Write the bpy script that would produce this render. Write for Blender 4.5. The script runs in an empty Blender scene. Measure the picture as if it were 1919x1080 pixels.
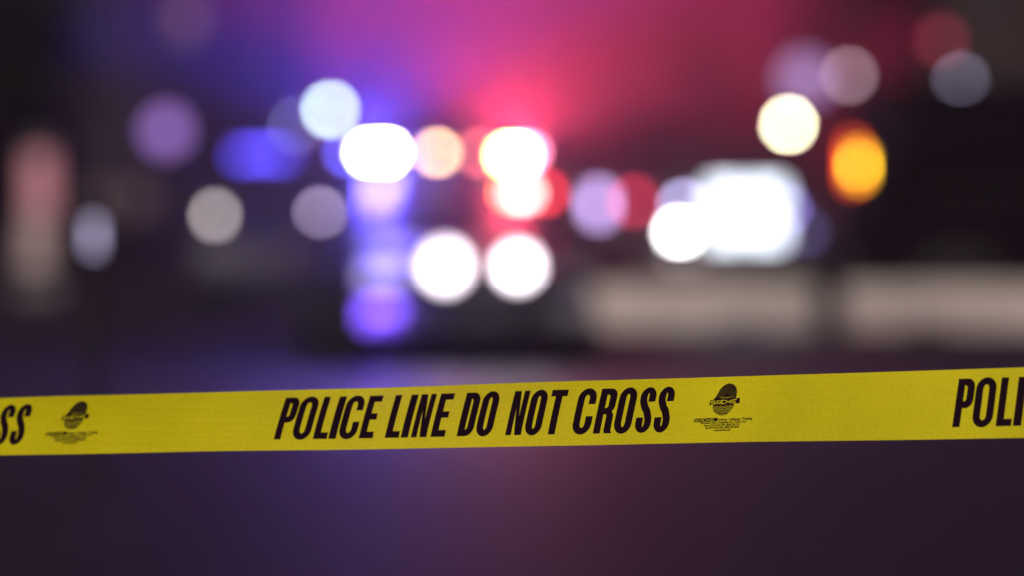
import bpy, bmesh, math, random
from mathutils import Vector, Matrix
from mathutils.geometry import tessellate_polygon
R = math.radians
random.seed(7)
scene = bpy.context.scene
C = scene.collection

# ------------------------------------------------------------------ camera, sky, sun, exposure
cam_data = bpy.data.cameras.new('camera')
cam = bpy.data.objects.new('camera', cam_data); C.objects.link(cam)
cam.location = (0, 0, 1.2)
cam.rotation_euler = (R(90 - 1.194), 0, 0)
cam_data.sensor_width = 36; cam_data.lens = 135
cam_data.clip_start = 0.1; cam_data.clip_end = 2000
cam_data.dof.use_dof = True
cam_data.dof.focus_distance = 4.545
cam_data.dof.aperture_fstop = 1.88
cam_data.dof.aperture_blades = 0
scene.camera = cam

world = bpy.data.worlds.new('World'); scene.world = world; world.use_nodes = True
wn = world.node_tree.nodes; wl = world.node_tree.links
bg = wn['Background']
sky = wn.new('ShaderNodeTexSky'); sky.sky_type = 'NISHITA'; sky.sun_disc = False
sky.sun_elevation = R(3); sky.sun_rotation = R(213)
tint = wn.new('ShaderNodeMixRGB'); tint.blend_type = 'MULTIPLY'; tint.inputs[0].default_value = 1
tint.inputs[2].default_value = (0.85, 0.04, 0.80, 1)          # city glow on a hazy night sky
wl.new(sky.outputs[0], tint.inputs[1]); wl.new(tint.outputs[0], bg.inputs[0])
bg.inputs[1].default_value = 0.06

sun_data = bpy.data.lights.new('sun', 'SUN'); sun_data.energy = 2.25; sun_data.angle = R(12)
sun_data.color = (1.0, 0.93, 0.84)
sun = bpy.data.objects.new('sun', sun_data); C.objects.link(sun)
sun.rotation_euler = (R(78), 0, R(-33))

scene.render.engine = 'CYCLES'
vs = scene.view_settings
vs.view_transform = 'Standard'; vs.look = 'None'; vs.exposure = 0; vs.gamma = 1; vs.use_curve_mapping = False
cy = scene.cycles
cy.use_denoising = True; cy.denoiser = 'OPENIMAGEDENOISE'
cy.max_bounces = 6; cy.diffuse_bounces = 2; cy.glossy_bounces = 3; cy.transmission_bounces = 4
cy.volume_bounces = 0; cy.transparent_max_bounces = 8
cy.sample_clamp_indirect = 4; cy.use_adaptive_sampling = False
cy.caustics_reflective = False; cy.caustics_refractive = False

# ------------------------------------------------------------------ materials
def mat(name, col, rough=0.6, metal=0.0, noise=0.0, scale=8.0, bump=0.0, coat=0.0, spec=0.5):
    m = bpy.data.materials.new(name); m.use_nodes = True
    n = m.node_tree.nodes; l = m.node_tree.links; b = n['Principled BSDF']
    b.inputs['Base Color'].default_value = (*col, 1); b.inputs['Roughness'].default_value = rough
    b.inputs['Metallic'].default_value = metal; b.inputs['Specular IOR Level'].default_value = spec
    if coat: b.inputs['Coat Weight'].default_value = coat
    if noise or bump:
        tc = n.new('ShaderNodeTexCoord'); t = n.new('ShaderNodeTexNoise')
        t.inputs['Scale'].default_value = scale; t.inputs['Detail'].default_value = 6
        l.new(tc.outputs['Object'], t.inputs['Vector'])
        if noise:
            r = n.new('ShaderNodeValToRGB')
            r.color_ramp.elements[0].position = 0.3; r.color_ramp.elements[1].position = 0.7
            r.color_ramp.elements[0].color = (*[c * (1 - noise) for c in col], 1)
            r.color_ramp.elements[1].color = (*[min(1, c * (1 + noise)) for c in col], 1)
            l.new(t.outputs['Fac'], r.inputs[0]); l.new(r.outputs[0], b.inputs['Base Color'])
        if bump:
            bp = n.new('ShaderNodeBump'); bp.inputs['Strength'].default_value = bump
            bp.inputs['Distance'].default_value = 0.02
            l.new(t.outputs['Fac'], bp.inputs['Height']); l.new(bp.outputs[0], b.inputs['Normal'])
    return m

def lit(name, col, strength):
    """A lamp lens that gives off light."""
    m = bpy.data.materials.new(name); m.use_nodes = True
    b = m.node_tree.nodes['Principled BSDF']
    b.inputs['Base Color'].default_value = (0.3, 0.3, 0.3, 1); b.inputs['Roughness'].default_value = 0.3
    b.inputs['Emission Color'].default_value = (*col, 1); b.inputs['Emission Strength'].default_value = strength
    return m

SIGMA = 0.0010
def lamp_mat(name, col, peak, area, dist):
    """Lens whose candlepower (radiance x area) is chosen for a lamp of this size at this distance."""
    px = area * (7196 / dist) ** 2
    disc = 0.785 * (113 * (1 - 4.55 / dist)) ** 2
    s = peak * max(1.0, disc / px) * math.exp(SIGMA * dist)
    return lit(name, col, s)

M = {
 'asphalt': mat('wet_asphalt', (0.030, 0.027, 0.030), 0.65, 0, 0.35, 3.0, 0.35),
 'marking': mat('road_paint', (0.55, 0.54, 0.5), 0.6, 0, 0.25, 6.0),
 'kerb': mat('kerb_concrete', (0.16, 0.155, 0.15), 0.8, 0, 0.2, 5.0, 0.3),
 'pave': mat('pavement_concrete', (0.10, 0.10, 0.10), 0.8, 0, 0.2, 4.0, 0.3),
 'grass': mat('verge_grass', (0.03, 0.045, 0.02), 0.9, 0, 0.4, 9.0, 0.6),
 'concrete': mat('barrier_concrete', (0.70, 0.67, 0.58), 0.85, 0, 0.15, 4.0, 0.3),
 'rubber': mat('tyre_rubber', (0.015, 0.015, 0.015), 0.8, 0, 0.2, 20),
 'alloy': mat('alloy_rim', (0.3, 0.3, 0.31), 0.35, 0.9),
 'glass': mat('car_glass', (0.012, 0.013, 0.016), 0.34, 0),
 'black': mat('black_plastic', (0.015, 0.015, 0.016), 0.55),
 'chrome': mat('chrome', (0.5, 0.5, 0.5), 0.2, 1.0),
 'navy': mat('dark_blue_paint', (0.012, 0.013, 0.03), 0.48, 0.0),
 'charcoal': mat('charcoal_paint', (0.02, 0.02, 0.022), 0.3, 0.2, coat=0.6),
 'vanpaint': mat('near_black_paint', (0.007, 0.005, 0.007), 0.85, 0.0, spec=0.06),
 'silver': mat('silver_paint', (0.09, 0.09, 0.10), 0.3, 0.4, coat=0.5),
 'plate': mat('licence_plate', (0.4, 0.4, 0.38), 0.5),
 'steel': mat('galvanised_steel', (0.16, 0.16, 0.17), 0.5, 0.7, 0.15, 10),
 'darksteel': mat('dark_painted_steel', (0.012, 0.012, 0.014), 0.6, 0.0, spec=0.15),
 'lens_off': mat('unlit_lens', (0.12, 0.12, 0.13), 0.15, coat=0.5),
 'red_off': mat('red_lens', (0.12, 0.008, 0.008), 0.2, coat=0.5),
 'bark': mat('bark', (0.05, 0.036, 0.026), 0.9, 0, 0.3, 12, 0.6),
 'leaf': mat('leaf', (0.035, 0.05, 0.022), 0.7, 0, 0.35, 2.0),
 'brick': mat('dark_brick', (0.035, 0.022, 0.020), 0.9, 0, 0.3, 6.0, 0.4),
 'stone': mat('window_stone', (0.11, 0.10, 0.09), 0.85, 0, 0.2, 6.0),
 'roof': mat('slate', (0.03, 0.03, 0.034), 0.8, 0, 0.2, 5.0),
}

# ------------------------------------------------------------------ mesh helpers
def box(bm, c, s, rot=None):
    m = Matrix.Translation(Vector(c))
    if rot is not None: m = m @ rot
    m = m @ Matrix.Diagonal((*s, 1))
    bmesh.ops.create_cube(bm, size=1.0, matrix=m)

def tube(bm, a, b, r0, r1=None, seg=10):
    a = Vector(a); b = Vector(b); r1 = r0 if r1 is None else r1
    d = b - a; q = d.to_track_quat('Z', 'Y').to_matrix().to_4x4()
    bmesh.ops.create_cone(bm, cap_ends=True, segments=seg, radius1=r0, radius2=r1, depth=d.length,
                          matrix=Matrix.Translation((a + b) / 2) @ q)

def lathe(bm, prof, seg=20, m=Matrix()):
    """prof: (radius, height) pairs about local Z."""
    rings = []
    for r, z in prof:
        rings.append([bm.verts.new(m @ Vector((r * math.cos(2*math.pi*k/seg), r * math.sin(2*math.pi*k/seg), z))) for k in range(seg)])
    for a, b in zip(rings, rings[1:]):
        for k in range(seg):
            bm.faces.new((a[k], a[(k+1) % seg], b[(k+1) % seg], b[k]))
    if prof[0][0] > 1e-4: bm.faces.new(rings[0][::-1])
    if prof[-1][0] > 1e-4: bm.faces.new(rings[-1])

def obj(name, bm, m, parent=None, smooth=False, bevel=0.0):
    if bevel:
        bmesh.ops.bevel(bm, geom=bm.edges[:] , offset=bevel, segments=2, affect='EDGES', profile=0.5)
    bmesh.ops.recalc_face_normals(bm, faces=bm.faces[:])
    me = bpy.data.meshes.new(name); bm.to_mesh(me); bm.free()
    if m is not None: me.materials.append(m)
    if smooth:
        for p in me.polygons: p.use_smooth = True
    o = bpy.data.objects.new(name, me); C.objects.link(o)
    if parent is not None: o.parent = parent
    return o

def bxo(name, c, s, m, parent=None, bevel=0.0, rot=None):
    bm = bmesh.new(); box(bm, c, s, rot); return obj(name, bm, m, parent, bevel=bevel)

def tag(o, label, cat, group=None):
    o['label'] = label; o['category'] = cat
    if group: o['group'] = group
    return o

def thing(name, label, cat, loc=(0, 0, 0), rz=0.0, group=None):
    o = bpy.data.objects.new(name, None); C.objects.link(o)
    o.location = loc; o.rotation_euler = (0, 0, rz)
    return tag(o, label, cat, group)

def struct(name, bm, m, parent=None):
    o = obj(name, bm, m, parent)
    if parent is None: o['kind'] = 'structure'
    return o

def copy_tree(o, parent=None):
    c = o.copy(); C.objects.link(c); c.parent = parent
    for ch in [x for x in bpy.data.objects if x.parent == o]: copy_tree(ch, c)
    return c

def beacon_lamp(name, parent, loc, col, watts, radius=0.06, spread=178, roll=0.0):
    d = bpy.data.lights.new(name, 'SPOT' if spread else 'POINT'); d.energy = watts; d.color = col; d.shadow_soft_size = radius
    if spread: d.spot_size = R(spread); d.spot_blend = 0.2
    o = bpy.data.objects.new(name, d); C.objects.link(o); o.parent = parent; o.location = loc
    o.rotation_euler = (R(180), R(roll), 0)          # throws its light upwards, tipped sideways by roll
    return o

# ------------------------------------------------------------------ the ground
bm = bmesh.new(); box(bm, (0, 300, -0.16), (900, 900, 0.2)); struct('ground', bm, M['grass'])
bm = bmesh.new(); box(bm, (0, 120, -0.02), (19, 360, 0.08)); road = struct('road', bm, M['asphalt'])
for sx in (-1, 1):
    bm = bmesh.new(); box(bm, (sx * 9.6, 120, 0.06), (0.2, 360, 0.18)); struct('kerb', bm, M['kerb'])
    bm = bmesh.new(); box(bm, (sx * 12.2, 120, 0.045), (5.0, 360, 0.17)); struct('pavement', bm, M['pave'])
for k in range(14):
    bxo('lane_dash', (-1.6, 40 + k * 9.0, 0.024), (0.12, 3.0, 0.004), M['marking'], road)

# ------------------------------------------------------------------ cars
def loft(bm, rings, close=True):
    vr = [[bm.verts.new(p) for p in r] for r in rings]
    n = len(vr[0])
    for a, b in zip(vr, vr[1:]):
        for k in range(n): bm.faces.new((a[k], a[(k+1) % n], b[(k+1) % n], b[k]))
    bm.faces.new(vr[0][::-1]); bm.faces.new(vr[-1])

def wheel(parent, x, y, r, side):
    mx = Matrix.Translation((x, y, r)) @ Matrix.Rotation(R(90) * side, 4, 'Y')
    bm = bmesh.new()
    lathe(bm, [(r*.66, -.09), (r*.9, -.105), (r*.98, -.08), (r, 0), (r*.98, .08), (r*.9, .105), (r*.66, .09)], 28, mx)
    w = bpy.data.objects.new('wheel', None); C.objects.link(w); w.parent = parent
    obj('tyre', bm, M['rubber'], w, True)
    bm = bmesh.new(); lathe(bm, [(r*.67, .05), (r*.66, .095), (r*.6, .07), (r*.2, .06), (r*.17, .085), (.0005, .09)], 24, mx)
    for k in range(5):
        a = k * 2 * math.pi / 5
        box(bm, (0, 0, 0), (1, 1, 1), None) if False else None
        m2 = mx @ Matrix.Rotation(a, 4, 'Z') @ Matrix.Translation((r*.4, 0, .078)) @ Matrix.Diagonal((r*.44, .06, .03, 1))
        bmesh.ops.create_cube(bm, size=1, matrix=m2)
    obj('rim', bm, M['alloy'], w)

def car(name, label, cat, loc, rz, paint, kind='sedan', group=None):
    """Local -Y is the front. Returns the empty and a dict of key dimensions."""
    t = thing(name, label, cat, loc, rz, group)
    if kind == 'sedan':
        L, W, gz, hood, belt, tail, roof = 4.95, 0.93, 0.2, 0.86, 0.98, 1.02, 1.47
        cab = (-0.95, 1.75, -0.25, 1.15, 0.80, 0.60); wr = 0.34; axles = (-1.55, 1.45)
    elif kind == 'suv':
        L, W, gz, hood, belt, tail, roof = 5.0, 0.98, 0.26, 1.06, 1.16, 1.18, 1.80
        cab = (-1.05, 2.3, -0.45, 2.1, 0.88, 0.68); wr = 0.38; axles = (-1.55, 1.5)
    else:   # high panel van
        L, W, gz, hood, belt, tail, roof = 5.6, 0.99, 0.3, 1.15, 1.35, 1.4, 2.45
        cab = (-2.0, 2.75, -1.3, 2.70, 0.97, 0.86); wr = 0.36; axles = (-1.9, 1.75)
    h = L / 2
    st = [(-h, .80, gz+.12, hood-.28), (-h+.10, .90, gz+.02, hood-.14), (-h+.45, .97, gz, hood-.04), (cab[0]-.05, 1.0, gz, hood+.04),
          (cab[0]+.6, 1.0, gz, belt), (cab[1]-.5, 1.0, gz, belt+.02), (h-.5, .985, gz, tail), (h-.12, .95, gz+.05, tail-.03), (h, .86, gz+.18, tail-.18)]
    rings = []
    for y, wf, z0, z1 in st:
        w = W * wf; hh = z1 - z0
        half = [(0.0, z0), (.8*w, z0), (.96*w, z0+.14*hh), (w, z0+.48*hh), (.985*w, z0+.74*hh), (.93*w, z0+.92*hh), (.80*w, z1), (.4*w, z1+.018)]
        ring = [(x, y, z) for x, z in half] + [(0, y, z1+.025)] + [(-x, y, z) for x, z in half[:0:-1]]
        rings.append(ring)
    bm = bmesh.new(); loft(bm, rings)
    body = obj('body', bm, paint, t, True)
    b0, b1, t0, t1, wb, wt = cab
    zb = belt - .05
    def ring(y0, y1, w, z, r):
        pts = []
        for cx, cyy, a0 in ((w-r, y1-r, 0), (-w+r, y1-r, 90), (-w+r, y0+r, 180), (w-r, y0+r, 270)):
            for q in range(4):
                a = R(a0 + 30*q); pts.append((cx + r*math.cos(a), cyy + r*math.sin(a), z))
        return pts
    bm = bmesh.new()
    loft(bm, [ring(b0, b1, wb, zb, .12), ring(t0, t1, wt, roof-.05, .12), ring(t0+.08, t1-.08, wt-.07, roof-.01, .12), ring(t0+.3, t1-.3, wt-.25, roof+.012, .12)])
    obj('cabin', bm, paint, t, True)
    # glazing, each pane standing 6 mm proud of the cabin
    def pane(nm, pts, off):
        bm = bmesh.new(); o = Vector(off); inn = [Vector(p) - o*.5 for p in pts]; out = [Vector(p) + o for p in pts]
        va = [bm.verts.new(p) for p in inn]; vb = [bm.verts.new(p) for p in out]
        n = len(pts); bm.faces.new(vb); bm.faces.new(va[::-1])
        for k in range(n): bm.faces.new((va[k], va[(k+1) % n], vb[(k+1) % n], vb[k]))
        return obj(nm, bm, M['glass'], t)
    def lp(a, b, f): return a + (b - a) * f
    zr = roof - .05
    def cp(side_x, fy, fz):     # point on the cabin: side_x -1..1, fy front(0)..rear(1), fz belt..roof
        w = lp(wb, wt, fz); y0 = lp(b0, t0, fz); y1 = lp(b1, t1, fz)
        return (side_x*w, lp(y0, y1, fy), lp(zb, zr, fz))
    pane('windscreen', [cp(-.86, 0, .14), cp(.86, 0, .14), cp(.84, 0, .92), cp(-.84, 0, .92)], (0, -.008, .008))
    if kind != 'van':
        pane('rear_window', [cp(-.84, 1, .22), cp(.84, 1, .22), cp(.82, 1, .9), cp(-.82, 1, .9)], (0, .008, .006))
    cuts = [(.10, .47), (.51, .86)] if kind != 'van' else [(.06, .22)]
    for s in (-1, 1):
        for f0, f1 in cuts:
            pane('side_window', [cp(s, f0, .18 if kind != 'van' else .22), cp(s, f1, .18 if kind != 'van' else .22), cp(s, f1-.02, .9 if kind != 'van' else .75), cp(s, f0+.05, .9 if kind != 'van' else .75)], (s*.008, 0, .003))
        bm = bmesh.new(); box(bm, (s*(W+.09), cab[0]+.45, belt+.08), (.2, .1, .14)); obj('wing_mirror', bm, paint, t, bevel=.025)
        for yh in ((.0, .9) if kind != 'van' else (-1.0,)):
            bxo('door_handle', (s*(W+.005), yh, belt-.14), (.03, .2, .035), M['chrome'], t, .008)
        for ya in axles:
            bm = bmesh.new()
            lathe(bm, [(wr+.08, -.03), (wr+.08, .02), (wr+.02, .02), (.001, .02)], 28, Matrix.Translation((s*(W-.025), ya, wr)) @ Matrix.Rotation(R(90)*s, 4, 'Y'))
            obj('wheel_arch', bm, M['black'], t)
            wheel(t, s*(W-.095), ya, wr, s)
    bxo('grille', (0, -h-.005, (gz+hood)/2+.05), (W*.95, .05, .16), M['black'], t, .012)
    bxo('front_bumper', (0, -h+.02, gz+.17), (W*1.72, .12, .16), M['black'], t, .03)
    bxo('rear_bumper', (0, h-.03, gz+.24), (W*1.75, .14, .18), M['black'], t, .03)
    bxo('licence_plate', (0, h+.045, gz+.42), (.32, .012, .16), M['plate'], t)
    return t, dict(L=L, W=W, h=h, gz=gz, hood=hood, belt=belt, roof=roof, tail=tail)

def lens(name, parent, c, s, m, housing=True):
    """A lamp: dark housing with a lens set into its front; s = lens size (x, y depth, z)."""
    if housing:
        hsg = bxo(name, (c[0], c[1]+.02, c[2]), (s[0]+.03, s[1]+.02, s[2]+.03), M['black'], parent, .006)
        bxo('lens', (c[0], c[1]-.012, c[2]), s, m, hsg, .005)
        return hsg
    return bxo(name, c, s, m, parent, .005)

# --- the police car in the middle, facing the camera
pc, k = car('police_car', 'dark police car with blue and red roof lights, in the middle of the road', 'police car',
            (-0.61, 30.05, 0.02), R(8.4), M['navy'], 'sedan', 'police vehicles at the scene')
bar = bxo('light_bar', (0, -.02, 1.545), (1.50, .28, .07), M['black'], pc, .02)
bxo('bar_foot', (-.5, -.02, 1.50), (.08, .2, .05), M['darksteel'], bar); bxo('bar_foot', (.5, -.02, 1.50), (.08, .2, .05), M['darksteel'], bar)
WB = (0.28, 0.30, 1.0)
mods = [ # local x, width, height, colour, disc peak, drop
 (-.70, .06, .06, (0.10, 0.12, 0.9), 0.45, 0),
 (-.50, .14, .07, (0.75, 0.80, 1.0), 8.0, 0),
 (-.395, .08, .07, (0.95, 0.85, 1.0), 8.0, 0),
 (.00, .07, .06, (1.0, 0.62, 0.28), 1.05, 0),
 (.045, .03, .06, (1.0, 0.75, 0.10), 0.12, 0),
 (.33, .06, .06, (1.0, 0.25, 0.20), 0.33, 0),
 (.575, .10, .07, (1.0, 0.72, 0.20), 5.5, -.02),
 (.64, .10, .07, (1.0, 0.8, 0.75), 2.8, -.02),
 (.72, .07, .06, (1.0, 0.42, 0.72), 0.75, 0),
]
for i, (x, w, hh, col, pk, dz) in enumerate(mods):
    bxo('light_module', (x, -.16, 1.615 + dz), (w, .05, hh), lamp_mat('bar_lens_%d' % i, col, pk, w*hh, 30), bar, .006)
for x in (-.24, -.12, .16, .24, .45):
    bxo('light_module', (x, -.16, 1.61), (.07, .05, .06), M['lens_off'], bar, .006)
bm = bmesh.new(); box(bm, (0, .02, 1.615), (1.54, .26, .07)); obj('bar_dome', bm, M['black'], bar, bevel=.02)
beacon_lamp('blue_beacon_lamp', bar, (-.45, .28, 1.70), (0.09, 0.06, 1.0), 1250, spread=150, roll=-5)
beacon_lamp('blue_front_lamp', bar, (-.46, -.30, 1.63), (0.10, 0.06, 1.0), 190, .08, spread=0)
beacon_lamp('red_beacon_lamp', bar, (.66, .28, 1.70), (1.0, 0.05, 0.15), 1700, spread=160, roll=7)
beacon_lamp('red_front_lamp', bar, (.62, -.30, 1.62), (1.0, 0.04, 0.12), 130, .08, spread=0)
beacon_lamp('blue_corner_lamp', pc, (-.70, -2.62, .42), (0.16, 0.05, 1.0), 30, .12, spread=0)
# visor lights behind the top of the windscreen
vis = bxo('visor_light', (.60, -.86, 1.30), (.46, .05, .09), M['black'], pc, .01)
bxo('lens', (.47, -.895, 1.30), (.05, .02, .06), lamp_mat('visor_amber', (1, .22, .02), .75, .003, 29), vis, .004)
bxo('lens', (.56, -.895, 1.30), (.12, .02, .07), lamp_mat('visor_white', (1, .66, .60), 1.5, .0084, 29), vis, .004)
bxo('lens', (.74, -.895, 1.30), (.09, .02, .07), lamp_mat('visor_red', (1, .03, .06), .75, .0063, 29), vis, .004)
# push bumper with two floods
pb = bxo('push_bumper', (0, -2.62, .62), (.74, .06, .09), M['darksteel'], pc, .015)
for s in (-1, 1):
    bxo('upright', (s*.3, -2.60, .58), (.06, .10, .58), M['darksteel'], pb, .015)
bxo('cross_bar', (0, -2.63, .42), (.66, .05, .06), M['darksteel'], pb, .012)
for s, pk in ((-1, 1.1), (1, 1.05)):
    f = bxo('flood_lamp', (s*.262, -2.64, .765), (.27, .08, .27), M['black'], pb, .02)
    bm = bmesh.new(); lathe(bm, [(.13 if s < 0 else .11, 0), (.13 if s < 0 else .11, .02), (.03, .028), (.0005, .03)], 20, Matrix.Translation((s*.262, -2.68, .765)) @ Matrix.Rotation(R(90), 4, 'X'))
    beacon_lamp('flood_throw', f, (s*.262, -2.78, .765), (0.95, .80, 1.0), 20, .05, spread=0)
    obj('lens', bm, lamp_mat('flood_lens_%d' % (s+1), (1, .93, .84), pk, 0.053 if s < 0 else 0.038, 27.5), f)
for s in (-1, 1):
    hl = bxo('headlight', (s*.68, -2.36, .70), (.34, .22, .15), M['black'], pc, .03)
    bxo('lens', (s*.68, -2.475, .70), (.28, .02, .10), lamp_mat('headlight_cool', (.62, .55, 1.0), .42, .028, 27.7) if s < 0 else M['lens_off'], hl, .008)
    fl = bxo('fog_lamp', (s*.70, -2.46, .42), (.30, .08, .20), M['black'], pc, .02)
    bxo('lens', (s*.70, -2.505, .42), (.26, .02, .16), lamp_mat('corner_blue', (.13, .06, 1.0), .07, .042, 27.7) if s < 0 else M['lens_off'], fl, .006)
    bxo('tail_light', (s*.72, 2.44, .80), (.36, .06, .14), M['red_off'], pc, .02)

# --- the second police vehicle, further back on the left
sv, k = car('police_suv', 'dark police SUV with dim headlights and a deep blue roof light, behind on the left', 'police car',
            (-2.74, 47.6, 0.02), R(-3), M['navy'], 'suv', 'police vehicles at the scene')
bar2 = bxo('light_bar', (.0, -.1, 1.85), (1.3, .28, .09), M['black'], sv, .02)
bm = bmesh.new(); box(bm, (-.33, -.26, 1.82), (.62, .06, .14)); obj('light_module', bm, lamp_mat('bar2_blue', (.08, .05, 1.0), 1.3, .066, 47), bar2, bevel=.01)
bxo('light_module', (.4, -.26, 1.85), (.4, .05, .08), M['red_off'], bar2, .01)
beacon_lamp('blue_beacon_lamp', bar2, (-.2, .35, 2.0), (0.12, 0.06, 1.0), 90, spread=0)
for s, col, pk in ((-1, (.62, .54, .54), .50), (1, (.72, .55, .86), .65)):
    hl = bxo('headlight', (s*.62, -2.38, .98), (.32, .22, .22), M['black'], sv, .03)
    bxo('lens', (s*.62, -2.50, 1.10 - .0), (.10, .02, .13), lamp_mat('suv_headlight_%d' % (s+1), col, pk, .013, 45), hl, .008)
    bxo('tail_light', (s*.86, 2.46, 1.05), (.14, .06, .36), M['red_off'], sv, .02)

# --- the SUV behind the floodlight
su, k = car('parked_suv', 'dark SUV facing us, mostly hidden behind the blinding floodlights', 'car', (2.62, 43.4, 0.02), R(-4), M['silver'], 'suv')
for s, col, pk in ((-1, (1, 1, 1), 3.0), (1, (.30, .26, 1.0), .08)):
    hl = bxo('headlight', (s*.66, -2.38, .93), (.34, .22, .2), M['black'], su, .03)
    bxo('lens', (s*.66, -2.50, .93), (.16, .02, .12), lamp_mat('su_headlight_%d' % (s+1), col, pk, .019, 40), hl, .008)
    bxo('tail_light', (s*.86, 2.46, 1.05), (.14, .06, .36), M['red_off'], su, .02)
for x, z, col, pk in ((-.62, 1.22, (.62, .55, 1.0), .75), (.46, 1.18, (.36, .28, 1.0), .5)):
    g = lens('warning_light', su, (x, -2.2, z), (.12, .02, .1), lamp_mat('su_warning_%d' % int(x*10), col, pk, .012, 40))

# --- a car further up the road, seen from behind
cf, k = car('distant_car', 'far car seen from behind, a pale and a red lamp glowing', 'car', (1.22, 57.0, 0.02), R(180+14), M['charcoal'], 'suv')
t1 = bxo('tail_light', (.62, 2.47, 1.22), (.26, .06, .36), M['black'], cf, .02)
bxo('lens', (.62, 2.51, 1.24), (.20, .02, .32), lamp_mat('reverse_lamp', (.66, .46, 1.0), .9, .064, 54.5), t1, .01)
t2 = bxo('tail_light', (.08, 2.51, 1.28), (.28, .06, .2), M['black'], cf, .02)
bxo('lens', (.08, 2.55, 1.28), (.22, .02, .16), lamp_mat('tail_red', (1, .03, .10), .6, .035, 54.5), t2, .01)
bxo('tail_light', (-.78, 2.47, 1.10), (.2, .06, .3), M['red_off'], cf, .02)

# --- the dark van at the right edge, parked side-on
vn, k = car('parked_van', 'tall near-black van at the right edge with a glowing amber tail lamp', 'van', (6.24, 39.6, 0.02), R(90), M['vanpaint'], 'van')
# its rear end points to -X here; a tall lamp cluster stands on the near rear corner
tl = bxo('tail_light', (-1.0, 2.74, 1.62), (.05, .14, .40), M['black'], vn, .02)
bxo('lens', (-1.035, 2.755, 1.61), (.02, .07, .24), lamp_mat('van_amber', (1.0, .48, .0), .9, .017, 37), tl, .006)
bxo('lens', (-1.035, 2.815, 1.64), (.02, .05, .40), lamp_mat('van_red', (1.0, .06, .0), .9, .020, 37), tl, .006)
bxo('lens', (-1.042, 2.755, 1.61), (.02, .03, .05), lamp_mat('van_bulb', (1.0, .7, .03), .3, .0015, 37), tl, .004)
bxo('rear_door_seam', (0, 2.79, 1.35), (.012, .012, 1.8), M['black'], vn)
bxo('sliding_rail', (-1.0, 1.2, 1.35), (.02, 1.8, .04), M['black'], vn)

# ------------------------------------------------------------------ concrete barriers
def jersey(loc, length, label):
    prof = [(-.28, 0), (-.28, .06), (-.16, .20), (-.085, .41), (-.07, .44), (.07, .44), (.085, .41), (.16, .20), (.28, .06), (.28, 0)]
    bm = bmesh.new()
    n = 12
    loft(bm, [[(-length/2 + length*i/n, p[0]*(1 - (.03 if i in (0, n) else 0)), p[1]*(1 - (.02 if i in (0, n) else 0))) for p in prof] for i in range(n+1)])
    t = thing('concrete_barrier', label, 'barrier', loc, 0, 'concrete barriers beside the road')
    obj('barrier_body', bm, M['concrete'], t)
    for sx in (-.25, .25):
        bxo('drain_slot', (sx*length, -.282, .03), (.35, .02, .06), M['black'], t)
    for sx in (-.3, .3):
        bm = bmesh.new(); tube(bm, (sx*length, 0, .43), (sx*length, 0, .48), .03); obj('lifting_eye', bm, M['steel'], t)
    return t
jersey((1.46, 37.3, .02), 2.96, 'long pale concrete barrier under the white floodlights')
jersey((4.76, 37.3, .02), 3.04, 'pale concrete barrier at the right edge, in front of the dark van')

# ------------------------------------------------------------------ floodlights on a tripod
ft = thing('floodlight_stand', 'blinding white block of four work floodlights on a tripod behind the barrier', 'floodlight', (2.33, 38.4, .02))
for a in (90, 210, 330):
    bm = bmesh.new(); tube(bm, (0, 0, .62), (.55*math.cos(R(a)), .55*math.sin(R(a)), 0), .018); obj('leg', bm, M['darksteel'], ft)
bm = bmesh.new(); tube(bm, (0, 0, .45), (0, 0, 1.5), .022); obj('mast', bm, M['steel'], ft)
for z in (.93, 1.32):
    bxo('cross_arm', (0, 0, z), (.78, .035, .035), M['darksteel'], ft)
lm = lit('flood_led', (.80, .88, 1.0), 4.4)
for z in (.96, 1.30):
    for x in (-.20, .20):
        hd = bxo('lamp_head', (x, -.07, z), (.37, .09, .29), M['black'], ft, .015)
        bxo('lens', (x, -.125, z), (.33, .02, .25), lm, hd, .006)
        for q in range(5):
            bxo('cooling_fin', (x - .14 + .07*q, -.01, z), (.012, .04, .24), M['black'], hd)

# ------------------------------------------------------------------ street lamps, all 5 m tall, up the road
def street_lamp(X, Y, label, col, peak, size, z=5.0, warm=None):
    t = thing('street_lamp', label, 'street lamp', (X, Y, 0.0), 0, 'lit street lamps up the road')
    bm = bmesh.new(); tube(bm, (0, 0, 0), (0, 0, .9), .10, .085); tube(bm, (0, 0, .9), (0, 0, z+.15), .07, .045); obj('pole', bm, M['darksteel'], t)
    hd = bxo('lamp_head', (0, -.06, z), (size+.2, .3, size+.16), M['darksteel'], t, .05)
    bm = bmesh.new(); lathe(bm, [(size/2, 0), (size/2*.9, .05), (size/2*.5, .09), (.001, .1)], 20, Matrix.Translation((0, -.21, z)) @ Matrix.Rotation(R(90), 4, 'X'))
    obj('lens', bm, lamp_mat('street_lens', col, peak, .785*size*size, Y), hd, True)
    if warm: bxo('lens', warm[0], warm[1], lamp_mat('street_lens_warm', warm[2], warm[3], warm[1][0]*warm[1][2], Y), hd, .01)
    return t
def place(x, y, D): return (x - 960) * D / 7196, 1.2 + (390 - y) * D / 7196
street_lamp(-6.99, 148, 'crisp white street lamp above and left of the blue roof light', (.75, 1.0, .88), .95, .42, 5.0)
street_lamp(-10.5, 187, 'faint street lamp peeping out left of the crisp white one', (.36, .34, .85), .2, .4, 5.22)
street_lamp(-16.9, 188, 'soft lavender street lamp alone at the upper left', (.50, .26, .88), .42, 1.5, 5.0)
street_lamp(12.5, 174, 'warm white street lamp over the corner of the floodlights', (1.0, .93, .62), 1.6, .4, 5.0)
street_lamp(8.75, 115, 'soft violet street lamp above the warm white one', (.45, .28, .75), .50, 1.2, 5.05)
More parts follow.
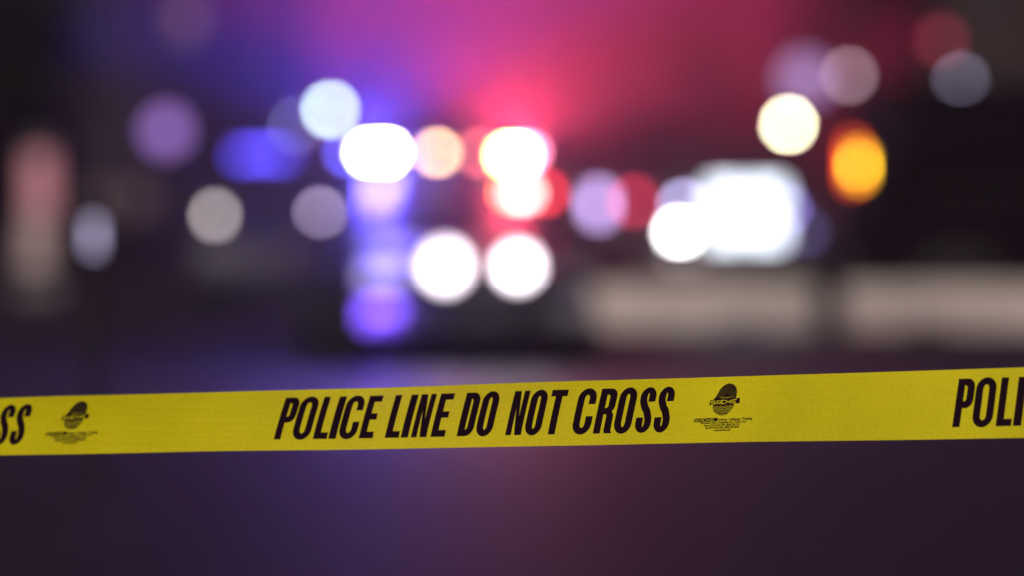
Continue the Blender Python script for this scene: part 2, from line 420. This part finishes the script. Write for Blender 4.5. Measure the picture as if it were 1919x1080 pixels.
street_lamp(9.62, 110, 'small brownish street lamp overlapping the soft violet one', (.50, .34, .42), .38, .3, 5.0)
street_lamp(12.0, 103, 'dim bluish street lamp high above the dark van', (.26, .24, .36), .42, .32, 4.6)

# red traffic signal, top right
ts = thing('traffic_signal', 'dim red traffic signal at the top right corner', 'traffic light', (8.88, 80, 0.0))
bm = bmesh.new(); tube(bm, (0, 0, 0), (0, 0, 5.1), .08, .06); obj('pole', bm, M['darksteel'], ts)
hd = bxo('signal_head', (0, -.2, 4.35), (.36, .2, 1.05), M['black'], ts, .03)
for z, m in ((4.68, lamp_mat('signal_red', (1.0, .05, .14), .10, .10, 80)), (4.35, M['lens_off']), (4.02, M['lens_off'])):
    bm = bmesh.new(); lathe(bm, [(.13 if z < 4.6 else .18, 0), (.10, .03), (.001, .04)], 18, Matrix.Translation((0, -.3, z)) @ Matrix.Rotation(R(90), 4, 'X')); obj('lens', bm, m, hd)
    bm = bmesh.new(); lathe(bm, [(.19, 0), (.19, .18), (.18, .18), (.18, 0)], 18, Matrix.Translation((0, -.3, z)) @ Matrix.Rotation(R(90), 4, 'X')); obj('visor', bm, M['black'], hd)

# bollard lamp close by on the left
bl = thing('bollard_lamp', 'small bluish bollard lamp low on the left', 'bollard', (-1.765, 16.2, .02))
bm = bmesh.new(); tube(bm, (0, 0, 0), (0, 0, 1.0), .03, .026); obj('post', bm, M['darksteel'], bl)
bm = bmesh.new(); tube(bm, (0, 0, 1.0), (0, 0, 1.13), .022); obj('lens', bm, lamp_mat('bollard_lens', (.46, .42, .66), .42, .0057, 16.2), bl, True)
bm = bmesh.new(); lathe(bm, [(.045, 1.13), (.045, 1.145), (.02, 1.17), (.001, 1.172)], 16); obj('cap', bm, M['darksteel'], bl)

# lit totem sign, left edge
to = thing('lit_totem_sign', 'blurred upright sign glowing red above and beige below, at the left edge', 'sign', (-6.22, 50.5, .02))
bxo('plinth', (0, 0, .1), (.6, .4, .2), M['kerb'], to, .02)
bxo('cabinet', (0, 0, 1.15), (.46, .2, 1.95), M['black'], to, .02)
bxo('upper_panel', (.03, -.11, 1.50), (.34, .02, .80), lit('totem_red', (1.0, .20, .24), .38), to, .006)
bxo('lower_panel', (-.03, -.11, .72), (.34, .02, .70), lit('totem_beige', (.9, .50, .36), .2), to, .006)

# ------------------------------------------------------------------ buildings
def building(name, label, loc, w, d, hgt, floors, cols, lit_cells):
    t = thing(name, label, 'building', loc)
    bxo('wall', (0, d/2, hgt/2), (w, d, hgt), M['brick'], t)
    bxo('cornice', (0, d/2, hgt+.12), (w+.5, d+.5, .24), M['stone'], t)
    bxo('roof', (0, d/2, hgt+.5), (w-.6, d-.6, .55), M['roof'], t)
    bxo('door', (-w/2 + w*.5, -.03, 1.05), (1.0, .08, 2.1), M['black'], t)
    fh = hgt / floors
    wp = 1.1 if cols > 2 else .9
    for f in range(floors):
        for c in range(cols):
            x = -w/2 + (c+.5)*w/cols; z = f*fh + fh*.55
            if f == 0 and abs(x) < .9: continue
            fr = bxo('window', (x, -.03, z), (wp+.16, .10, 1.66), M['stone'], t)
            m = lit_cells.get((f, c), M['glass'])
            for s in (-1, 1):
                bxo('pane', (x + s*wp*.26, -.085, z), (wp*.47, .03, 1.44), m, fr)
            bxo('sill', (x, -.09, z-.88), (wp+.3, .22, .08), M['stone'], fr)
    return t
dimw = lit('dim_warm_window', (.62, .30, .18), .5)
dimr = lit('dim_red_window', (.50, .14, .16), .12)
building('apartment_building', 'dark brick apartment block with a few dim warm windows, far left', (-25.0, 205, 0), 28, 12, 19, 6, 11, {(3, 6): dimw, (3, 8): dimw, (0, 6): dimr, (0, 7): dimr, (1, 3): dimr})
building('corner_house', 'dark brick building behind the van on the far right', (19.5, 118, 0), 12, 10, 9, 3, 5, {})

# unseen terrace added down the left side to keep the far street in shade
building('added_shade_terrace', 'added tall terrace, out of view on the left, shading the far street', (-30, 78, 0), 22, 95, 34, 9, 8, {})

# ------------------------------------------------------------------ trees
def leaf_mesh(seed, n=2600):
    rnd = random.Random(seed); bm = bmesh.new()
    cl = []
    for i in range(26):
        a = rnd.uniform(0, 6.28); u = rnd.uniform(-1, 1); r = rnd.uniform(.35, 1) ** .6
        s = math.sqrt(1-u*u); cl.append(Vector((2.2*r*s*math.cos(a), 2.2*r*s*math.sin(a), 1.9*r*u + rnd.uniform(-.2, .3))))
    for i in range(n):
        c = rnd.choice(cl); p = c + Vector((rnd.gauss(0, .38), rnd.gauss(0, .38), rnd.gauss(0, .32)))
        q = Vector((rnd.gauss(0, 1), rnd.gauss(0, 1), rnd.gauss(0, 1))).normalized(); e = q.orthogonal().normalized() * rnd.uniform(.07, .14); g = q.cross(e) * .6
        bm.faces.new([bm.verts.new(p + e), bm.verts.new(p + g), bm.verts.new(p - e), bm.verts.new(p - g)])
    return bm
trees = []
for s in (1, 2):
    t = bpy.data.objects.new('street_tree', None); C.objects.link(t)
    bm = bmesh.new(); tube(bm, (0, 0, 0), (.05, 0, 1.6), .17, .12); tube(bm, (.05, 0, 1.55), (.1, .05, 3.6), .12, .06)
    for j in range(6):
        a = j*1.05 + s; tube(bm, (.06, 0, 1.7 + .25*j), (1.3*math.cos(a), 1.3*math.sin(a), 3.0 + .3*j), .06, .02, 6)
    obj('trunk', bm, M['bark'], t)
    o = obj('crown', leaf_mesh(s), M['leaf'], t); o.location = (0, 0, 4.0)
    trees.append(t)
spots = [(-11.5, 70, 1.2, 'dark street tree nearest the left edge'), (-12.5, 92, 1.5, 'dark street tree in front of the brick apartment block'),
         (-4.5, 215, 2.0, 'far dark tree left of the road end'), (2.0, 225, 2.2, 'far dark tree at the end of the road behind the red glow'),
         (8.0, 220, 2.1, 'far dark tree right of the road end'), (16.5, 90, 1.5, 'dark street tree behind the van at the upper right'),
         (14.0, 135, 1.8, 'dark street tree in front of the corner building')]
for i, (x, y, sc, lab) in enumerate(spots):
    t = trees[i] if i < 2 else copy_tree(trees[i % 2])
    t.location = (x, y, 0); t.scale = (sc, sc, sc); t.rotation_euler = (0, 0, i*1.7)
    tag(t, lab, 'tree', 'dark street trees')

# ------------------------------------------------------------------ the police tape
FX = 7196.0; PIT = R(1.194)
def ray_point(x, y, z):
    """Design aid: where the straight run of tape passes in the world."""
    f = Vector((0, math.cos(PIT), -math.sin(PIT))); u = Vector((0, math.sin(PIT), math.cos(PIT)))
    return Vector((0, 0, 1.2)) + f*z + Vector((1, 0, 0))*((x-960)/FX*z) + u*((540-y)/FX*z)
D0, KK = 4.60, 0.045
zz = lambda x: D0 / (1 + KK*(x-960)/960)
P0 = ray_point(0, 799.6, zz(0)); P1 = ray_point(1919, 755.3, zz(1919))
LEN = (P1 - P0).length; DIR = (P1 - P0).normalized()
NRM = Vector((DIR.y, -DIR.x, 0)).normalized()             # horizontal, towards the camera
UPV = NRM.cross(DIR).normalized()
if UPV.z < 0: UPV = -UPV
def x_of_s(s):
    p = P0 + DIR*s; d = p - Vector((0, 0, 1.2)); fz = d.y*math.cos(PIT) - d.z*math.sin(PIT)
    return 960 + FX*d.x/fz
def s_of_x(x):
    a, b = -2.0, 4.0
    for _ in range(50):
        m = (a+b)/2
        if x_of_s(m) < x: a = m
        else: b = m
    return (a+b)/2
TW = 133.0 * zz(1919) / FX
ts_x = [(-2500, 40), (-1200, 38), (0, 34), (300, 29.6), (500, 27.5), (1000, 23), (1600, 17), (1919, 10), (3000, 2), (6000, 0)]
ts_s = [(s_of_x(x) if -1500 < x < 3500 else (x/1919*LEN), a) for x, a in ts_x]
def tilt(s):
    if s <= ts_s[0][0]: return R(ts_s[0][1])
    for (a, u), (b, v) in zip(ts_s, ts_s[1:]):
        if s <= b: return R(u + (v-u)*(s-a)/(b-a))
    return R(ts_s[-1][1])
def tsm(s): return sum(tilt(s + .03*q) for q in range(-4, 5)) / 9
def tape_pt(s, t, off=0.0):
    """s metres along the tape, t metres from its centre line, off towards the camera."""
    a = tsm(s)
    ac = UPV*math.cos(a) - NRM*math.sin(a); n = NRM*math.cos(a) + UPV*math.sin(a)
    rip = -.005*(1 + .8*math.sin(s*2.6 + .5))*(t/TW)**2 + .0012*math.sin(s*9.0 + 20*t) + .0006*math.sin(s*19 + 1.3 - 15*t) + .0009*math.sin(s*4.1 + 35*t)
    return P0 + DIR*s + ac*t + n*(rip + off)

def tape_material():
    m = bpy.data.materials.new('yellow_film'); m.use_nodes = True
    n = m.node_tree.nodes; l = m.node_tree.links; b = n['Principled BSDF']; out = n['Material Output']
    tc = n.new('ShaderNodeTexCoord'); t = n.new('ShaderNodeTexNoise'); t.inputs['Scale'].default_value = 700; t.inputs['Detail'].default_value = 3
    t2 = n.new('ShaderNodeTexNoise'); t2.inputs['Scale'].default_value = 5; t2.inputs['Detail'].default_value = 3
    l.new(tc.outputs['Object'], t.inputs['Vector']); l.new(tc.outputs['Object'], t2.inputs['Vector'])
    r = n.new('ShaderNodeValToRGB'); r.color_ramp.elements[0].position = .3; r.color_ramp.elements[1].position = .72
    r.color_ramp.elements[0].color = (.56, .54, .003, 1); r.color_ramp.elements[1].color = (.93, .89, .010, 1)
    mx = n.new('ShaderNodeMix'); mx.inputs[0].default_value = .45
    l.new(t.outputs['Fac'], mx.inputs[2]); l.new(t2.outputs['Fac'], mx.inputs[3]); l.new(mx.outputs[0], r.inputs[0])
    l.new(r.outputs[0], b.inputs['Base Color']); b.inputs['Roughness'].default_value = .55
    b.inputs['Specular IOR Level'].default_value = .07
    tr = n.new('ShaderNodeBsdfTranslucent'); l.new(r.outputs[0], tr.inputs['Color'])
    mix = n.new('ShaderNodeMixShader'); mix.inputs[0].default_value = .20
    l.new(b.outputs[0], mix.inputs[1]); l.new(tr.outputs[0], mix.inputs[2]); 
    tp = n.new('ShaderNodeBsdfTransparent'); tp.inputs['Color'].default_value = (1, .85, .35, 1)
    mix2 = n.new('ShaderNodeMixShader'); mix2.inputs[0].default_value = .10
    l.new(mix.outputs[0], mix2.inputs[1]); l.new(tp.outputs[0], mix2.inputs[2]); l.new(mix2.outputs[0], out.inputs['Surface'])
    mp = n.new('ShaderNodeMapping'); mp.inputs['Scale'].default_value = (7, 7, 160)
    l.new(tc.outputs['Object'], mp.inputs['Vector'])
    t3 = n.new('ShaderNodeTexNoise'); t3.inputs['Scale'].default_value = 1.0; t3.inputs['Detail'].default_value = 4    # stretch marks along the film
    l.new(mp.outputs[0], t3.inputs['Vector'])
    bp0 = n.new('ShaderNodeBump'); bp0.inputs['Strength'].default_value = .35; bp0.inputs['Distance'].default_value = .003
    l.new(t3.outputs['Fac'], bp0.inputs['Height'])
    bp = n.new('ShaderNodeBump'); bp.inputs['Strength'].default_value = .15; bp.inputs['Distance'].default_value = .0005
    l.new(bp0.outputs[0], bp.inputs['Normal']); l.new(t.outputs['Fac'], bp.inputs['Height']); l.new(bp.outputs[0], b.inputs['Normal'])
    return m
M['film'] = tape_material(); M['ink'] = mat('black_ink', (.010, .002, .007), .8, spec=0.08)

tape = thing('police_tape', 'yellow police line tape with black lettering stretched across the foreground', 'tape', tape_pt(LEN/2, 0))
origin = tape.location.copy()
def tobj(name, bm, m, parent=None): return obj(name, bm, m, parent or tape, True)

bm = bmesh.new()
S0, S1, NS, NT = -3.0, 4.2, 900, 12
grid = [[bm.verts.new(tape_pt(S0 + (S1-S0)*i/NS, TW*(j/NT - .5)) - origin) for j in range(NT+1)] for i in range(NS+1)]
for i in range(NS):
    for j in range(NT): bm.faces.new((grid[i][j], grid[i+1][j], grid[i+1][j+1], grid[i][j+1]))
tobj('film', bm, M['film'])

# --- letter outlines: x 0..1 of the letter's width, y 0..1 of the cap height; loops, holes included
def arc(cx, cy, rx, ry, a0, a1, n=10): return [(cx + rx*math.cos(R(a0+(a1-a0)*i/n)), cy + ry*math.sin(R(a0+(a1-a0)*i/n))) for i in range(n+1)]
def superring(x0, x1, y0, y1, rx, ry, n=8):
    return (arc(x1-rx, y1-ry, rx, ry, 0, 90, n) + arc(x0+rx, y1-ry, rx, ry, 90, 180, n) + arc(x0+rx, y0+ry, rx, ry, 180, 270, n) + arc(x1-rx, y0+ry, rx, ry, 270, 360, n))
def ribbon(path, widths):
    L = []; Rr = []
    for i, p in enumerate(path):
        a = path[max(0, i-1)]; b = path[min(len(path)-1, i+1)]
        dx, dy = b[0]-a[0], b[1]-a[1]; d = math.hypot(dx, dy) or 1
        nx, ny = -dy/d, dx/d; w = widths[i]/2 if isinstance(widths, list) else widths/2
        L.append((p[0]+nx*w, p[1]+ny*w)); Rr.append((p[0]-nx*w, p[1]-ny*w))
    return L + Rr[::-1]
SW = 0.15           # stem width, of cap height
HB = 0.15            # bar height
def glyph(ch, w):
    """Outline loops in cap-height units; w = width in cap heights."""
    q = (w - 2*SW)*.75; e = min(.19, w*.5)
    if ch == 'I': return [[(0, 0), (w, 0), (w, 1), (0, 1)]]
    if ch == 'L': return [[(0, 0), (w, 0), (w, HB), (SW, HB), (SW, 1), (0, 1)]]
    if ch == 'E': return [[(0, 0), (w, 0), (w, HB), (SW, HB), (SW, .43), (w*.94, .43), (w*.94, .575), (SW, .575), (SW, 1-HB), (w, 1-HB), (w, 1), (0, 1)]]
    if ch == 'T':
        c = w/2; return [[(c-SW/2, 0), (c+SW/2, 0), (c+SW/2, 1-HB), (w, 1-HB), (w, 1), (0, 1), (0, 1-HB), (c-SW/2, 1-HB)]]
    if ch == 'N':
        s = SW*.82; return [[(0, 0), (s, 0), (s, .62), (w-SW, 0), (w, 0), (w, 1), (w-s, 1), (w-s, .40), (SW, 1), (0, 1)]]
    if ch == 'O': return [superring(0, w, -.015, 1.015, w*.5, .24), superring(SW, w-SW, .13, .87, (w-2*SW)*.5, .10)[::-1]]
    if ch == 'D':
        o = [(0, 0)] + arc(w-e, .22, e, .22, 270, 360) + arc(w-e, .78, e, .22, 0, 90) + [(0, 1)]
        i = [(SW, HB)] + arc(w-SW-q, HB+.09, q, .09, 270, 360, 6) + arc(w-SW-q, 1-HB-.09, q, .09, 0, 90, 6) + [(SW, 1-HB)]
        return [o, i[::-1]]
    if ch == 'P':
        o = [(0, 0), (SW, 0), (SW, .39)] + arc(w-e+.03, .39+.19, e-.03, .19, 270, 360) + arc(w-e+.03, 1-.19, e-.03, .19, 0, 90) + [(0, 1)]
        i = [(SW, .53)] + arc(w-SW-q, .53+.06, q, .06, 270, 360, 6) + arc(w-SW-q, 1-.14-.06, q, .06, 0, 90, 6) + [(SW, .86)]
        return [o, i[::-1]]
    if ch == 'R':
        o = [(0, 0), (SW, 0), (SW, .42), (SW + (w-2*SW)*.5, .42)] + arc(w-SW-.02, .37, .02, .05, 90, 0, 4) + [(w-SW, .08), (w-SW+.02, 0), (w+.03, 0), (w, .07), (w, .38), (w-.012, .43), (w-.05, .49), (w-.012, .54)] \
            + [(w, .60)] + arc(w-e+.03, 1-.17, e-.03, .17, 0, 90) + [(0, 1)]
        i = [(SW, .56)] + arc(w-SW-q, .56+.05, q, .05, 270, 360, 6) + arc(w-SW-q, .86-.05, q, .05, 0, 90, 6) + [(SW, .86)]
        return [o, i[::-1]]
    if ch == 'C':
        c = w/2; ox, ix = w/2, w/2-SW
        o = [(w, .655)] + arc(c, 1.015-.24, ox, .24, 0, 180, 16) + arc(c, -.015+.24, ox, .24, 180, 360, 16) + [(w, .385), (w-SW, .385)]
        i = arc(c, .13+.10, ix, .10, 360, 180, 12) + arc(c, .87-.10, ix, .10, 180, 0, 12) + [(w-SW, .655)]
        return [o + i]
    if ch == 'S':
        c = w/2; r = w/2 - SW/2
        path = [(w-SW/2, .68)] + arc(c, .79, r, .155, 0, 180, 14) + [(SW/2+.005, .70), (SW/2+.03, .635), (c-.03, .555), (c+.03, .47), (w-SW/2-.03, .375), (w-SW/2-.005, .30)] + arc(c, .21, r, .155, 0, -180, 14) + [(SW/2, .33)]
        n = len(path); wd = []
        for i, p in enumerate(path):
            y = p[1]; edge = max(0.0, (abs(y-.5) - .33)/.12)
            wd.append(SW - .025*min(1, edge))
        return ('strip', path, wd)
    return []

CAP = 0.665 * TW / math.cos(R(23)) * .96     # cap height on the film
SL = 0.13
def put_loops(name, loops, fn, m, parent=None):
    """Fill outline loops (first outer, rest holes) and lay them on the film through fn(x, y)."""
    if loops and loops[0] == 'strip':
        rb = ribbon(loops[1], loops[2]); n = len(loops[1]); bm = bmesh.new()
        vv = [bm.verts.new(fn(*q) - origin) for q in rb]
        for i in range(n-1): bm.faces.new((vv[i], vv[i+1], vv[2*n-2-i], vv[2*n-1-i]))
        return tobj(name, bm, m, parent)
    loops3 = [[Vector((x, y, 0)) for x, y in lp] for lp in loops]
    tris = tessellate_polygon(loops3); flat = [p for lp in loops3 for p in lp]
    bm = bmesh.new(); vs_ = [bm.verts.new(p) for p in flat]
    for a, b, c in tris:
        try: bm.faces.new((vs_[a], vs_[b], vs_[c]))
        except ValueError: pass
    size = max(abs(p.x) for p in flat) + 1
    lim = .12 if size < 3 else 8.0
    for _ in range(4):
        e = [q for q in bm.edges if q.calc_length() > lim]
        if not e: break
        bmesh.ops.subdivide_edges(bm, edges=e, cuts=1)
        bmesh.ops.triangulate(bm, faces=bm.faces[:])
    for v in bm.verts: v.co = fn(v.co.x, v.co.y) - origin
    o = tobj(name, bm, m, parent)
    return o
WORDS = [('P', 519.5, 548.5), ('O', 551, 585), ('L', 591.7, 617.2), ('I', 620.4, 634), ('C', 637, 671), ('E', 677, 702.7),
         ('L', 725.4, 751.4), ('I', 755.3, 768.6), ('N', 774.4, 803), ('E', 811, 837.4), ('D', 860, 889), ('O', 893.6, 925),
         ('N', 951, 980), ('O', 985, 1016), ('T', 1021.5, 1052), ('C', 1073.5, 1108), ('R', 1114.5, 1146), ('O', 1151, 1183.5), ('S', 1190.5, 1219.5), ('S', 1225, 1254)]
PITCH = s_of_x(1784.5) - s_of_x(519.5)
INK_OFF = .00035
for rep in (-2, -1, 0, 1, 2):
    for ch, xa, xb in WORDS:
        sa = s_of_x(xa) + rep*PITCH; sb = s_of_x(xb) + rep*PITCH
        if sb < S0 + .05 or sa > S1 - .1: continue
        w = (sb - sa)/CAP
        fn = lambda x, y, sa=sa: tape_pt(sa + (x + SL*y)*CAP, (y - .5)*CAP + .018*TW, INK_OFF)
        put_loops('letter', glyph(ch, w), fn, M['ink'])

# --- the maker's mark: fingerprint with a name band, and small print
def text_tris(txt, size, xs=1.0):
    cu = bpy.data.curves.new('t', 'FONT'); cu.body = txt; cu.size = size; cu.offset = size*.028; cu.align_x = 'CENTER'; cu.resolution_u = 2
    o = bpy.data.objects.new('t', cu); C.objects.link(o)
    dg = bpy.context.evaluated_depsgraph_get(); me = o.evaluated_get(dg).to_mesh()
    v = [(p.co.x*xs, p.co.y) for p in me.vertices]; f = [tuple(p.vertices) for p in me.polygons]
    o.evaluated_get(dg).to_mesh_clear(); bpy.data.objects.remove(o); bpy.data.curves.remove(cu)
    return v, f
MM = TW / 121.0        # one drawing unit, about a hundred-and-twentieth of the tape's width
BLOCK = {  # angular strokes of the name band, on a 4 x 5 grid
 'S': [[(4, 5), (0, 5), (0, 2.6), (4, 2.6), (4, 0), (0, 0)]], 'I': [[(1, 5), (1, 0)]], 'R': [[(0, 0), (0, 5), (4, 5), (4, 2.2), (0, 2.2)], [(2, 2.2), (4, 0)]],
 'C': [[(4, 5), (0, 5), (0, 0), (4, 0)]], 'H': [[(0, 5), (0, 0)], [(0, 2.5), (4, 2.5)], [(4, 5), (4, 0)]], 'E': [[(4, 5), (0, 5), (0, 0), (4, 0)], [(0, 2.5), (3.5, 2.5)]]}
def polyline(path, w):
    """Stroke as one outline with mitred corners."""
    L = []; Rr = []
    for i, p in enumerate(path):
        ds = []
        if i > 0: ds.append((p[0]-path[i-1][0], p[1]-path[i-1][1]))
        if i < len(path)-1: ds.append((path[i+1][0]-p[0], path[i+1][1]-p[1]))
        ns = [(-d[1]/math.hypot(*d), d[0]/math.hypot(*d)) for d in ds]
        nx = sum(q[0] for q in ns)/len(ns); ny = sum(q[1] for q in ns)/len(ns); k = (nx*nx+ny*ny) or 1
        L.append((p[0]+nx/k*w/2, p[1]+ny/k*w/2)); Rr.append((p[0]-nx/k*w/2, p[1]-ny/k*w/2))
    return L + Rr[::-1]
def in_print(x, y):
    """Leaning oval of the fingerprint, drawing units about its centre."""
    a = R(-24); u = x*math.cos(a) + y*math.sin(a); v = -x*math.sin(a) + y*math.cos(a)
    rx = 17.5 if v < 0 else 17.5; k = (abs(u)/rx)**2.3 + (abs(v)/31)**2.3
    return k < 1
def emblem(sc):
    mk = bpy.data.objects.new('maker_mark', None); C.objects.link(mk); mk.parent = tape
    at = lambda x, y, o=INK_OFF: tape_pt(sc + x*MM, y*MM, o)
    # solid print of ink, with the pale furrows between the ridges lying on it
    def rim(b, g=1.0):
        c_, s_ = math.cos(R(b)), math.sin(R(b))
        u = 17.5*g*math.copysign(abs(c_)**.87, c_)*(1.12 if s_ < 0 else 1.0); v = 30.5*g*math.copysign(abs(s_)**.87, s_)
        a = R(-20); return (2 + u*math.cos(a) - v*math.sin(a), 18 + u*math.sin(a) + v*math.cos(a))
    put_loops('ink_pad', [[rim(b, 1 + .02*math.sin(b*.37)) for b in range(0, 360, 6)]], lambda x, y: at(x, y), M['ink'], mk)
    bm = bmesh.new()
    cx, cyy = 4.0, 24.0
    def inside(x, y):
        a = R(-20); dx, dy = x-2, y-18; u = dx*math.cos(a) + dy*math.sin(a); v = -dx*math.sin(a) + dy*math.cos(a)
        return (abs(u)/(17.2*(1.12 if v < 0 else 1)))**2.3 + (abs(v)/30)**2.3 < 1
    def strip(pts, w):
        run = []
        for p in pts + [None]:
            ok = p is not None and inside(*p) and not (7.0 < p[1] - .05*p[0] < 19.0)
            if ok: run.append(p); continue
            if len(run) > 2:
                o = ribbon(run, w); vv = [bm.verts.new(at(q[0], q[1], INK_OFF*1.8) - origin) for q in o]; n = len(run)
                for i in range(n-1): bm.faces.new((vv[i], vv[i+1], vv[2*n-2-i], vv[2*n-1-i]))
            run = []
    for i in range(2, 16):
        r = i*2.6; pts = []
        for q in range(81):
            a = R(-180 + 360*q/80)
            rr = r*(1 + .05*math.sin(3*a + i*.4))
            pts.append((cx + rr*math.cos(a)*.86 + rr*math.sin(a)*.30, cyy + rr*math.sin(a)*1.1))
        strip([p for p in pts if p[1] < 21], .45 if i < 8 else .85)
        strip([p for p in pts if p[1] >= 21], .12)
    tobj('print_furrows', bm, M['film'], mk)
    # name band: ink bar with the name left open
    band = [(-26, 7.6), (28, 10.2), (28.6, 19.8), (-24.5, 17.2)]
    put_loops('name_band', [band], lambda x, y: at(x, y, INK_OFF*2.4), M['ink'], mk)
    x = -23.0
    for ch in 'SIRCHIE':
        w = 1.9 if ch == 'I' else 6.2
        for st in BLOCK[ch]:
            put_loops('name_letter', [polyline([(x + (px_*w/4 if ch != 'I' else .6) + .12*py_*1.25, 9.9 + .05*x + py_*1.25) for px_, py_ in st], 1.35)], lambda a, b: at(a, b, INK_OFF*3.1), M['film'], mk)
        x += w + 1.75
    # small print
    lines = [('Products \u2022 Solutions \u2022 Training', 6.4, 21, -20.8, .80), ('100 Hunter Place, Youngsville, N.C. 27596 U.S.A.', 5.2, 1, -26.0, .80),
             ('Phone (919) 554-2244, (800) 356-7311', 5.2, 0, -30.8, .80), ('Fax (919) 554-2266, (800) 899-8181', 5.2, 0, -35.4, .80), ('www.sirchie.com', 5.2, 0, -40.0, .80)]
    for txt, sz, xo, yo, xs in lines:
        v, f = text_tris(txt, sz, xs)
        bm = bmesh.new(); vv = [bm.verts.new(at(xo + px_, yo + py_ + .02*px_) - origin) for px_, py_ in v]
        for q in f:
            try: bm.faces.new([vv[i] for i in q])
            except ValueError: pass
        tobj('small_print', bm, M['ink'], mk)
    put_loops('name_block', [[(-52, -23.2), (-10.5, -22.4), (-10.5, -15.6), (-52, -16.4)]], lambda x, y: at(x, y), M['ink'], mk)
    x = -50.5
    for ch in 'SIRCHIE':
        w = 1.6 if ch == 'I' else 4.7
        for st in BLOCK[ch]:
            put_loops('name_letter', [polyline([(x + (px_*w/4 if ch != 'I' else .5), -22.0 + py_*.92) for px_, py_ in st], .8)], lambda a, b: at(a, b, INK_OFF*2), M['film'], mk)
        x += w + 1.4
SE = s_of_x(1356.5)
for rep in (-2, -1, 0, 1):
    emblem(SE + rep*PITCH)

# ------------------------------------------------------------------ haze
bm = bmesh.new(); box(bm, (0, 115, 17.5), (130, 270, 38.0))
hz = obj('haze', bm, None); hz['kind'] = 'stuff'
hm = bpy.data.materials.new('haze'); hm.use_nodes = True
n = hm.node_tree.nodes; n.remove(n['Principled BSDF'])
pv = n.new('ShaderNodeVolumePrincipled'); pv.inputs['Color'].default_value = (.9, .9, .92, 1)
pv.inputs['Density'].default_value = SIGMA; pv.inputs['Anisotropy'].default_value = .6
hm.node_tree.links.new(pv.outputs[0], n['Material Output'].inputs['Volume'])
hz.data.materials.append(hm)
tag(hz, 'thin night haze glowing pink and violet around the police lights', 'haze')

# ------------------------------------------------------------------ thin veil added round the police car to carry the coloured glow
bm = bmesh.new(); bmesh.ops.create_icosphere(bm, subdivisions=4, radius=1.0)
for v in bm.verts: v.co = Vector((v.co.x*3.5, v.co.y*4.6, v.co.z*1.9 + (0.9*v.co.z if v.co.z > 0 else 0)))
sk = obj('added_smoke', bm, None); sk.location = (-.25, 31.2, 1.95); sk['kind'] = 'stuff'
sm = bpy.data.materials.new('added_smoke'); sm.use_nodes = True
n = sm.node_tree.nodes; n.remove(n['Principled BSDF'])
pv = n.new('ShaderNodeVolumePrincipled'); pv.inputs['Color'].default_value = (.92, .92, .92, 1)
pv.inputs['Density'].default_value = .015; pv.inputs['Anisotropy'].default_value = .3
sm.node_tree.links.new(pv.outputs[0], n['Material Output'].inputs['Volume'])
sk.data.materials.append(sm)
tag(sk, 'added thin veil that carries the pink and blue glow round the police car', 'added_smoke')
